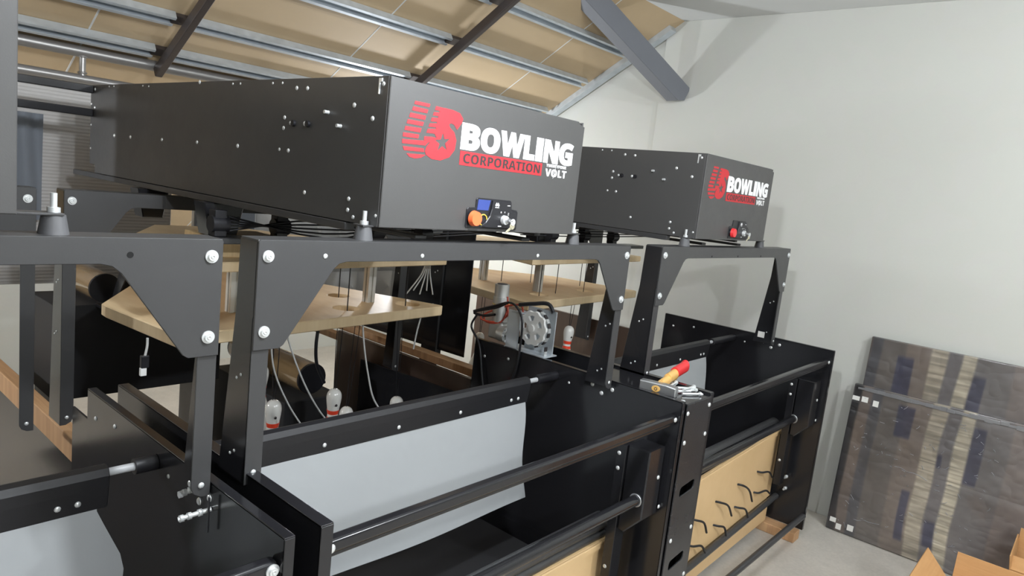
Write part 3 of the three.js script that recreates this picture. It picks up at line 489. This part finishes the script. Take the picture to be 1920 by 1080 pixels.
// ---------------------------------------------------------------- geared motor with sprocket
{
  const g = tag(group('geared_motor'), 'silver geared motor with white chain sprocket and looped wires', 'motor');
  const X = 2.055;
  const mot = add('motor_body', merge([rod(V(X, 1.065, -1.80), V(X, 1.165, -1.803), 0.0325, 24), rod(V(X, 1.16, -1.803), V(X, 1.215, -1.805), 0.029, 24)]), M.castAlu, g);
  add('end_cap', rod(V(X, 1.212, -1.805), V(X, 1.217, -1.805), 0.021, 20), M.darkPrint, mot);
  add('yellow_tie', new THREE.TorusGeometry(0.033, 0.0016, 6, 26).rotateX(Math.PI / 2).rotateZ(0.1).translate(X, 1.138, -1.802), M.yellow, mot);
  const gb = add('gearbox', merge([new RoundedBoxGeometry(0.06, 0.07, 0.075, 2, 0.01).translate(X, 1.03, -1.795), rod(V(X - 0.02, 1.025, -1.77), V(X - 0.02, 1.025, -1.735), 0.032, 20), rod(V(X - 0.02, 1.025, -1.735), V(X - 0.02, 1.025, -1.722), 0.016, 18)]), M.castAlu, g);
  for (let k = 0; k < 6; k++) { const a = k * 1.047; fix(gb, hexGeo, [X - 0.02 + 0.026 * Math.cos(a), 1.025 + 0.026 * Math.sin(a), -1.735], '+z', 0.0055, 'bolt'); }
  add('bracket', merge([bx(X - 0.05, X - 0.045, 0.985, 1.135, -1.715, -1.655), bx(X - 0.05, X + 0.03, 0.985, 0.99, -1.72, -1.52), bx(X + 0.012, X + 0.017, 0.985, 1.155, -1.67, -1.53), bx(X - 0.05, X + 0.015, 1.125, 1.13, -1.7, -1.655)]), M.galv, g);
  // sprocket: spoked white wheel facing -x
  const cz = -1.600, cy = 1.083, r = 0.064, sx = X - 0.04;
  const teeth = []; for (let k = 0; k < 40; k++) { const a = k / 40 * 6.28319, q = k % 4 < 2 ? 1.06 : 0.98; teeth.push([cz + r * q * Math.cos(a), cy + r * q * Math.sin(a)]); }
  const holes = []; for (let k = 0; k < 5; k++) { const a = 0.5 + k * 1.25664; holes.push([[0.42, -0.3], [0.76, -0.36], [0.8, 0], [0.76, 0.36], [0.42, 0.3]].map(([q, d]) => [cz + r * q * Math.cos(a + d), cy + r * q * Math.sin(a + d)])); }
  const sp = add('sprocket', plateZY(teeth, sx, 0.012, 0.0015, holes), M.white, g);
  add('hub', rod(V(sx - 0.008, cy, cz), V(sx + 0.02, cy, cz), 0.014, 20), M.white, sp);
  const ch = group('chain', g);
  for (let k = 0; k < 11; k++) { const a = -1.25 + k * 0.26, l = add('link', bx(-0.007, 0.007, -0.003, 0.003, -0.0085, 0.0085, 0.0015), k % 2 ? M.zinc : M.darkPrint, ch); l.position.set(sx + 0.016, cy + (r + 0.007) * Math.sin(a), cz + (r + 0.007) * Math.cos(a)); l.rotation.x = Math.PI / 2 - a; }
  for (let k = 0; k < 4; k++) { const l = add('link', bx(-0.007, 0.007, -0.003, 0.003, -0.0085, 0.0085, 0.0015), k % 2 ? M.zinc : M.darkPrint, ch); l.position.set(sx + 0.016, 1.015 - k * 0.0185, -1.535); l.rotation.x = Math.PI / 2; }
  add('black_arm', wire([[X - 0.02, 1.155, -1.69], [X - 0.01, 1.17, -1.63], [X + 0.01, 1.178, -1.57], [X + 0.01, 1.15, -1.545]], 0.008, 16), M.blackPlastic, g);
  add('wire', wire([[X - 0.01, 1.15, -1.775], [X, 1.1, -1.76], [X - 0.03, 1.065, -1.8], [X - 0.05, 1.07, -1.86], [X - 0.03, 1.095, -1.84], [X, 1.15, -1.7], [X - 0.02, 1.12, -1.665]], 0.0036, 50), M.redWire, g);
  add('wire', wire([[X + 0.0, 1.17, -1.772], [X, 1.12, -1.765], [X - 0.02, 1.07, -1.775], [X - 0.04, 1.06, -1.84], [X - 0.03, 1.085, -1.86]], 0.0036, 40), M.redWire, g);
  add('cable', wire([[X - 0.05, 1.09, -1.9], [X - 0.045, 1.13, -1.8], [X - 0.05, 1.16, -1.7], [X - 0.06, 1.12, -1.64], [X - 0.06, 1.02, -1.63], [X - 0.064, 0.9, -1.64], [X - 0.07, 0.82, -1.68]], 0.0045, 50), M.blackPlastic, g);
  add('cable', wire([[X - 0.05, 1.16, -1.72], [X - 0.04, 1.13, -1.78], [X - 0.05, 1.085, -1.9], [X - 0.045, 1.08, -1.86], [X - 0.055, 1.1, -1.78]], 0.0055, 40), M.blackPlastic, g);
  add('cable', wire([[X - 0.05, 1.08, -1.88], [X - 0.055, 1.03, -1.9], [X - 0.064, 0.97, -1.84], [X - 0.07, 0.85, -1.8], [X - 0.07, 0.78, -1.78]], 0.0045, 40), M.blackPlastic, g);
}
// ---------------------------------------------------------------- hammer and loose bolts on the shelf
{
  const g = tag(group('hammer'), 'steel hammer with wooden handle and red grip end lying on the shelf', 'hammer'); g.position.set(2.045, 0.996, -1.06); g.rotation.y = 0.2;
  const hp = [[-0.062, -0.0165], [-0.062, 0.0165], [-0.03, 0.0175], [0.03, 0.0175], [0.062, 0.0135], [0.062, -0.0165], [0.03, -0.0175], [-0.03, -0.0175]];
  const hd = add('head', plateZY(hp, -0.017, 0.034, 0.003), M.steel, g);
  const ring = new THREE.CylinderGeometry(0.0115, 0.0115, 0.003, 20).rotateZ(Math.PI / 2).scale(1, 0.9, 1.25).translate(-0.018, 0, -0.004); add('handle_eye', ring, M.handle, hd);
  add('wedge_ring', new THREE.TorusGeometry(0.0045, 0.0012, 6, 14).rotateY(Math.PI / 2).translate(-0.0198, 0, -0.004), M.brownSteel, hd);
  const grip = (x0, x1, r0, r1) => { const q = new THREE.CylinderGeometry(r1, r0, x1 - x0, 20).rotateZ(-Math.PI / 2); q.scale(1, 1.45, 1.1); q.translate((x0 + x1) / 2, 0.006 + (x0 + x1) * 0.03, 0); return q; };
  add('handle', merge([grip(0.015, 0.09, 0.0105, 0.0125), grip(0.09, 0.17, 0.0125, 0.0145)]), M.handle, g);
  const eg = grip(0.17, 0.3, 0.0145, 0.0155), cap = new THREE.SphereGeometry(0.0155, 18, 10).scale(0.6, 1.45, 1.1).translate(0.3, 0.006 + 0.6 * 0.03 - 0.0005, 0);
  add('red_grip', merge([eg, cap]), M.redGrip, g);
  const boltG = (L) => { const sh = rod(V(0, 0, 0), V(L, 0, 0), 0.0042, 12), hd2 = new THREE.CylinderGeometry(0.0078, 0.0078, 0.006, 6).rotateZ(Math.PI / 2).translate(L + 0.003, 0, 0); return [sh, hd2]; };
  [[2.10, 0.984, -1.04, 0.4, 0.075, 0], [2.105, 0.992, -1.055, 0.15, 0.07, 0.02], [2.11, 0.984, -1.02, -0.3, 0.08, 0], [2.1, 0.984, -1.0, -0.55, 0.065, 0], [2.115, 0.9945, -1.03, -0.42, 0.07, -0.06], [2.145, 0.984, -1.06, 0.6, 0.05, 0], [2.16, 0.984, -1.0, 2.6, 0.06, 0], [2.125, 0.992, -1.01, -0.1, 0.06, 0.03]].forEach(([x, y, z, a, L, t]) => {
    const b = tag(group('loose_bolt'), 'loose zinc bolt in the small heap beside the hammer head', 'bolt', 'heap of bolts by the hammer'); b.position.set(x, y, z); b.rotation.set(0, a, t, 'YXZ');
    const [sh, hd2] = boltG(L); add('shank', sh, M.zinc, b); add('bolt_head', hd2, M.zinc, b);
  });
}
// ---------------------------------------------------------------- film-wrapped sheets leaning on the end wall
{
  const stripes = [[0.028, [.17, .165, .17]], [0.07, [.35, .315, .295]], [0.11, [.27, .265, .275]], [0.20, [.335, .315, .30]], [0.285, [.385, .35, .325]], [0.34, [.58, .545, .485]], [0.385, [.35, .335, .335]], [0.43, [.64, .605, .535]], [0.55, [.36, .345, .34]], [0.68, [.40, .37, .355]], [0.80, [.34, .305, .305]], [1.2, [.28, .27, .275]]];
  const navy = [[0.245, 0.28, 0.08, 0.42], [0.17, 0.235, 0.72, 0.94], [0.345, 0.385, 0.1, 0.28], [0.43, 0.475, 0.55, 0.92], [0.34, 0.36, 0.6, 0.7]];
  const T = (off) => tex(512, (u, v) => {
    const uu = (u + off + 0.012 * (noise(u * 6, v * 4, 6, 4) - 0.5) + 1) % 1, rib = 0.74 + 0.3 * noise(u * 8, v * 120, 8, 120); let c = stripes[0][1];
    for (let k = 1; k < stripes.length; k++) { const t = Math.max(0, Math.min(1, (uu - stripes[k - 1][0]) / 0.008 + 0.5)), q = stripes[k][1], r = q[0] > 0.5 ? rib : 1; c = c.map((x, i) => x + (q[i] * r - x) * t); }
    for (const [a, b, y0, y1] of navy) { const t = Math.max(0, Math.min(1, Math.min(uu - a, b - uu) / 0.006)) * Math.max(0, Math.min(1, Math.min(v - y0, y1 - v) / 0.02)); c = c.map((x, i) => x + ([.20, .20, .26][i] - x) * t * 0.85); }
    const n = 0.9 + 0.44 * fbm(u, v, 6); return c.map(q => q * n);
  }, true, 1, 1);
  const wr = tex(512, (u, v) => { const a = Math.abs(noise(u * 9 + 2 * noise(u * 5, v * 5, 5, 5), v * 14, 9, 14) - 0.5), b = Math.abs(noise(u * 30, v * 22, 30, 22) - 0.5); return grey(Math.min(1, 0.25 + 2.2 * a * 0.6 + b * 0.8)); }, false, 1, 1);
  const wrapMat = off => std(0xffffff, 0.42, 0, { map: T(off), bumpMap: wr, bumpScale: 0.006, clearcoat: 1, clearcoatRoughness: 0.12 });
  function leaner(label, z0, z1, xb, xt, h, th, off) {
    const g = tag(group('wrapped_sheet'), label, 'wrapped panel', 'sheets leaning on the end wall');
    const L = Math.hypot(xt - xb, h), lean = Math.atan2(xt - xb, h), q = new RoundedBoxGeometry(th, L, z1 - z0, 2, 0.006);
    const p = q.attributes.position, uv = q.attributes.uv; for (let k = 0; k < p.count; k++) uv.setXY(k, (p.getZ(k) + (z1 - z0) / 2) / (z1 - z0), p.getY(k) / L + 0.5);
    q.translate(0, L / 2, 0); g.position.set(xb, 0.002, (z0 + z1) / 2); g.rotation.z = -lean;
    add('sheet_stack', q, wrapMat(off), g); return [g, L, th, z1 - z0];
  }
  const [f, L, th, W] = leaner('front film-wrapped dark sheet stack leaning on the wall, lower one', -0.905, 0.35, 3.84, 3.905, 0.785, 0.03, 0);
  for (const [z, y, w, h] of [[-W / 2 + 0.02, L - 0.075, 0.034, 0.022], [-W / 2 + 0.062, L - 0.072, 0.03, 0.028], [-W / 2 + 0.115, L - 0.08, 0.026, 0.03], [-W / 2 + 0.03, 0.055, 0.03, 0.024], [-W / 2 + 0.062, 0.028, 0.026, 0.03], [-W / 2 + 0.118, 0.042, 0.03, 0.03]]) add('white_tape', bx(-th / 2 - 0.0025, -th / 2 + 0.001, y - h / 2, y + h / 2, z - w / 2, z + w / 2, 0.0005), M.tape, f);
  add('film_fold', merge(Array.from({ length: 40 }, (_, k) => { const z = -W / 2 + 0.02 + k * (W - 0.02) / 40, h = 0.01 + 0.012 * rnd(), q = bx(-th / 2 - 0.003 - 0.003 * rnd(), -th / 2 + 0.001, -h / 2, h / 2, 0, (W - 0.02) / 40 + 0.004, 0.002); q.rotateX(0.1 * (rnd() - 0.5)); q.translate(0, L - 0.022 + 0.006 * rnd(), z); return q; })), M.foldFilm, f);
  const cr = []; for (let k = 0; k < 90; k++) { const z = -W / 2 + 0.05 + rnd() * 0.62, y = 0.06 + rnd() * (L - 0.12), l = 0.006 + 0.03 * rnd() * rnd(), a = (rnd() - 0.5) * 2.4; cr.push(wire([[-th / 2 - 0.0005, y, z], [-th / 2 - 0.003, y + l * Math.sin(a) * 0.5, z + l * Math.cos(a) * 0.5 + 0.002], [-th / 2 - 0.0005, y + l * Math.sin(a), z + l * Math.cos(a)]], 0.0012, 5, 4)); }
  for (const [z0, y0, z1, y1] of [[0.12, 0.09, 0.24, 0.12], [0.26, 0.43, 0.40, 0.41]]) cr.push(wire([0, 0.2, 0.4, 0.6, 0.8, 1].map(t => [-th / 2 - 0.0012, y0 + (y1 - y0) * t + 0.012 * (rnd() - 0.5), -W / 2 + z0 + (z1 - z0) * t + 0.012 * (rnd() - 0.5)]), 0.0013, 24, 4));
  tag(add('crease_glints', merge(cr), M.film, f), 'creases of the clear wrapping film, their glints put in as pale strands', null, null, 'stuff');  // pale strands imitate the sparkle of light along the film creases
  leaner('rear film-wrapped dark sheet stack leaning on the wall, taller one', -0.875, 0.4, 3.90, 3.945, 1.04, 0.028, 0.07);
}
// ---------------------------------------------------------------- cardboard cartons
function carton(label, x0, x1, z0, z1, h, flaps) {
  const g = tag(group('carton'), label, 'carton', 'cardboard cartons at the lower right'), t = 0.005;
  add('body', merge([bx(x0, x1, 0, t, z0, z1, 0.001), bx(x0, x0 + t, t, h, z0, z1, 0.001), bx(x1 - t, x1, t, h, z0, z1, 0.001), bx(x0 + t, x1 - t, t, h, z0, z0 + t, 0.001), bx(x0 + t, x1 - t, t, h, z1 - t, z1, 0.001)]), M.carton, g);
  for (const [side, len, ang] of flaps) {   // ang measured from closed (0) through upright (PI/2)
    const alongX = side === 'far' || side === 'near', w = alongX ? z1 - z0 : x1 - x0;
    const q = alongX ? bx(-t, 0, 0, len, -w / 2, w / 2, 0.001) : bx(-w / 2, w / 2, 0, len, -t, 0, 0.001), f = add('flap', q, M.carton, g);
    if (side === 'far') { f.position.set(x1, h, (z0 + z1) / 2); f.rotation.z = Math.PI / 2 - ang; }
    if (side === 'near') { f.position.set(x0 + t, h, (z0 + z1) / 2); f.rotation.z = ang - Math.PI / 2; }
    if (side === 'left') { f.position.set((x0 + x1) / 2, h, z0 + t); f.rotation.x = Math.PI / 2 - ang + 0; f.rotation.x = -(ang - Math.PI / 2); }
    if (side === 'right') { f.position.set((x0 + x1) / 2, h, z1); f.rotation.x = ang - Math.PI / 2; }
  }
}
carton('open brown carton with raised flaps at the lower right corner', 2.86, 3.31, -0.275, 0.18, 0.18, [['far', 0.14, 1.75], ['left', 0.16, 2.3], ['near', 0.14, 2.6], ['right', 0.15, 2.2]]);
carton('brown carton farther back at the right edge, before the wrapped sheets', 3.46, 3.76, -0.105, 0.3, 0.27, [['far', 0.09, 1.6], ['left', 0.06, 1.7], ['near', 0.1, 0.25], ['right', 0.1, 0.2]]);
// ---------------------------------------------------------------- skids under the pits
MACH.forEach((m, i) => [m.pit[0] + 0.02, m.pit[1] - 0.04].forEach((x, s) => one('wooden_skid', bx(x - 0.035, x + 0.045, 0, 0.05, -1.85, -0.955, 0.004), M.skid, `pale wooden skid under the ${['nearest', 'middle', 'far'][i]} pit, ${s ? 'right' : 'left'} side`, 'skid', 'skids under the pits')));

// ---------------------------------------------------------------- things between and behind the machines
for (const [y, l] of [[1.785, 'upper'], [1.70, 'lower']]) one('cross_rail', bx(0.292, 0.941, y - 0.014, y + 0.014, -2.962, -2.93, 0.003), M.gloss, `${l} black rail joining the two nearest head boxes at the back`, 'rail', 'rails between head boxes');
one('ribbed_sheet', bx(0.55, 1.4, 0.99, 1.82, -3.335, -3.32, 0.002), M.ribbed, 'pale ribbed plastic sheet standing behind the large head box', 'sheet');
one('dark_drape', (() => { const g = new THREE.PlaneGeometry(0.16, 0.42, 16, 10), p = g.attributes.position; for (let k = 0; k < p.count; k++) p.setZ(k, 0.012 * Math.sin(p.getX(k) * 70 + p.getY(k) * 4)); g.computeVertexNormals(); g.translate(0.79, 1.47, -3.26); return g; })(), M.greyCloth, 'blue grey cloth hanging at the far left behind the boxes', 'cloth');
{ // quilted padding
  const g = tag(group('quilted_pad'), 'grey quilted padding rows behind the setting table', 'padding');
  const N = 9, R = 3, w = 0.13, h = 0.17;
  for (let j = 0; j < R; j++) for (let k = 0; k < N; k++) {
    const q = new THREE.ConeGeometry(1, 1, 4, 5, true), p = q.attributes.position; q.rotateY(Math.PI / 4); q.rotateX(Math.PI / 2);
    for (let n = 0; n < p.count; n++) { const rr = Math.hypot(p.getX(n), p.getY(n)); p.setXYZ(n, p.getX(n) * w * 0.707, p.getY(n) * h * 0.707, (p.getZ(n) + 0.5) * 0.055); }
    q.computeVertexNormals(); q.translate(1.88 + k * w + (j % 2) * 0.03, 0.93 + j * h, -3.3); add('pad', q, M.pad, g);
  }
  add('backing', bx(1.5, 3.05, 0.83, 1.40, -3.33, -3.302), M.pad, g);
}
one('grey_cloth', bx(1.5, 1.80, 1.16, 1.40, -3.3, -3.285, 0.004), M.greyCloth, 'blue grey cloth panel seen under the large head box', 'cloth');
{
  const stand = (label, x, y, z0, z1, r) => { const g = tag(group('wrapped_roll'), label, 'roll', 'wrapped rolls behind the machines'); add('roll_body', rod(V(x, y, z0), V(x, y, z1), r, 30), M.roll, g); for (const z of [z0, z1]) add('end_flange', rod(V(x, y, z - 0.012), V(x, y, z + 0.012), r * 0.985, 30), M.blackPlastic, g); };
  stand('brown film-wrapped roll lying under the table of the middle machine', 1.72, 0.665, -3.2, -2.58, 0.07);
  one('black_crate', bx(1.58, 1.86, 0.0, 0.58, -3.2, -2.55, 0.006), M.cloth, 'black crate under the brown wrapped roll', 'crate');
  stand('brown film-wrapped roll at the left, on the matte black cabinet', 1.0, 1.034, -3.31, -2.95, 0.058);
  one('roll_bracket', merge([plateZY([[-2.90, 0.963], [-2.86, 0.963], [-2.70, 1.15], [-2.74, 1.17], [-2.80, 1.13]], 1.0, 0.05, 0.003), bx(0.98, 1.08, 0.955, 0.968, -2.98, -2.84)]), M.gloss, 'black angled bracket at the end of the left brown roll', 'bracket');
}
// pulleys and strings under the middle head box
{
  const g = tag(group('string_pulleys'), 'black pulleys with many taut strings under the large head box', 'pulleys');
  for (const [x, y, z] of [[0.93, 1.408, -1.9], [1.12, 1.405, -1.9], [1.4, 1.41, -1.8], [1.56, 1.41, -1.75]]) { const b = add('bracket', bx(x - 0.018, x + 0.018, y - 0.035, y + 0.04, z - 0.02, z + 0.02, 0.003), M.blackPlastic, g); add('wheel', rod(V(x - 0.024, y, z + 0.005), V(x + 0.024, y, z + 0.005), 0.024, 20), M.blackPlastic, b); }
  for (let k = 0; k < 5; k++) add('string', wire([[0.94, 1.385 + k * 0.012, -1.9], [1.2, 1.39 + (4 - k) * 0.011, -1.83 + k * 0.02], [1.5, 1.40 + k * 0.009, -1.78], [1.9, 1.43, -1.7 - k * 0.03]], 0.0028, 14, 5), M.blackPlastic, g);
  add('carrier', bx(0.9, 1.75, 1.355, 1.372, -1.94, -1.86, 0.003), M.black, g);
  add('white_drum', rod(V(1.66, 1.425, -1.9), V(1.77, 1.425, -1.9), 0.03, 20), M.greyRod, g);
}
{
  const g = tag(group('string_pulleys'), 'black pulleys with taut strings under the far head box', 'pulleys');
  for (const x of [2.45, 2.7, 2.95]) { const b = add('bracket', bx(x - 0.018, x + 0.018, 1.375, 1.45, -1.92, -1.88, 0.003), M.blackPlastic, g); add('wheel', rod(V(x - 0.024, 1.41, -1.895), V(x + 0.024, 1.41, -1.895), 0.024, 20), M.blackPlastic, b); }
  for (let k = 0; k < 4; k++) add('string', wire([[2.3, 1.40 + k * 0.01, -1.95], [2.6, 1.41 + k * 0.012, -1.85], [3.1, 1.44 + k * 0.008, -1.7]], 0.0026, 12, 5), M.blackPlastic, g);
  add('carrier', bx(2.35, 3.2, 1.355, 1.372, -1.94, -1.86, 0.003), M.black, g);
}
// loose cords
const cordGroup = 'cords hanging from the setting tables';
one('cord', wire([[1.534, 1.063, -2.0], [1.54, 0.98, -1.99], [1.57, 0.86, -1.99], [1.6, 0.76, -1.98], [1.65, 0.68, -1.95]], 0.0033, 30), M.cord, 'white cord hanging from under the table to the middle curtain', 'cord', cordGroup);
one('cord', wire([[1.815, 1.063, -2.0], [1.80, 1.0, -2.0], [1.79, 0.93, -2.0]], 0.0033, 14), M.cord, 'short white cord hanging at the right end of the wooden table', 'cord', cordGroup);
one('cable', wire([[1.35, 1.063, -2.0], [1.345, 0.99, -2.0], [1.36, 0.92, -2.01], [1.41, 0.84, -2.03]], 0.006, 20), M.blackPlastic, 'thick black cable hanging under the wooden table', 'cable', cordGroup);
one('cord', wire([[1.22, 1.063, -2.0], [1.27, 0.94, -2.0], [1.32, 0.84, -2.0], [1.40, 0.73, -2.02], [1.47, 0.66, -2.04]], 0.003, 26), M.cord, 'white cord running down to the tallest pin', 'cord', cordGroup);
one('cord', wire([[1.17, 1.063, -2.0], [1.19, 0.93, -2.0], [1.25, 0.8, -2.0], [1.33, 0.68, -2.0]], 0.003, 26), M.cord, 'white cord left of the pins, beside the portal leg', 'cord', cordGroup);
{ const g = tag(group('plug_lead'), 'short white lead with plug hanging under the left corner of the table', 'lead'); add('lead', wire([[0.80, 1.063, -2.02], [0.80, 1.04, -2.02], [0.795, 1.01, -2.02]], 0.0035, 10), M.cord, g); add('plug', merge([bx(0.784, 0.806, 0.975, 1.012, -2.03, -2.014, 0.003)]), M.blackPlastic, g); add('plug_tip', bx(0.783, 0.80, 0.952, 0.976, -2.028, -2.016, 0.002), M.white, g); }
{ const g = tag(group('cable_strands'), 'bundle of white cable ends hanging below the upper plywood plate', 'cable', cordGroup); for (let k = 0; k < 5; k++) add('strand', wire([[1.84 + k * 0.006, 1.266, -2.03], [1.83 + k * 0.012, 1.22, -2.04], [1.78 + k * 0.026, 1.14 + (k % 2) * 0.015, -2.06 + k * 0.01]], 0.0028, 12, 6), M.cord, g); }
renderer.render(scene, camera);
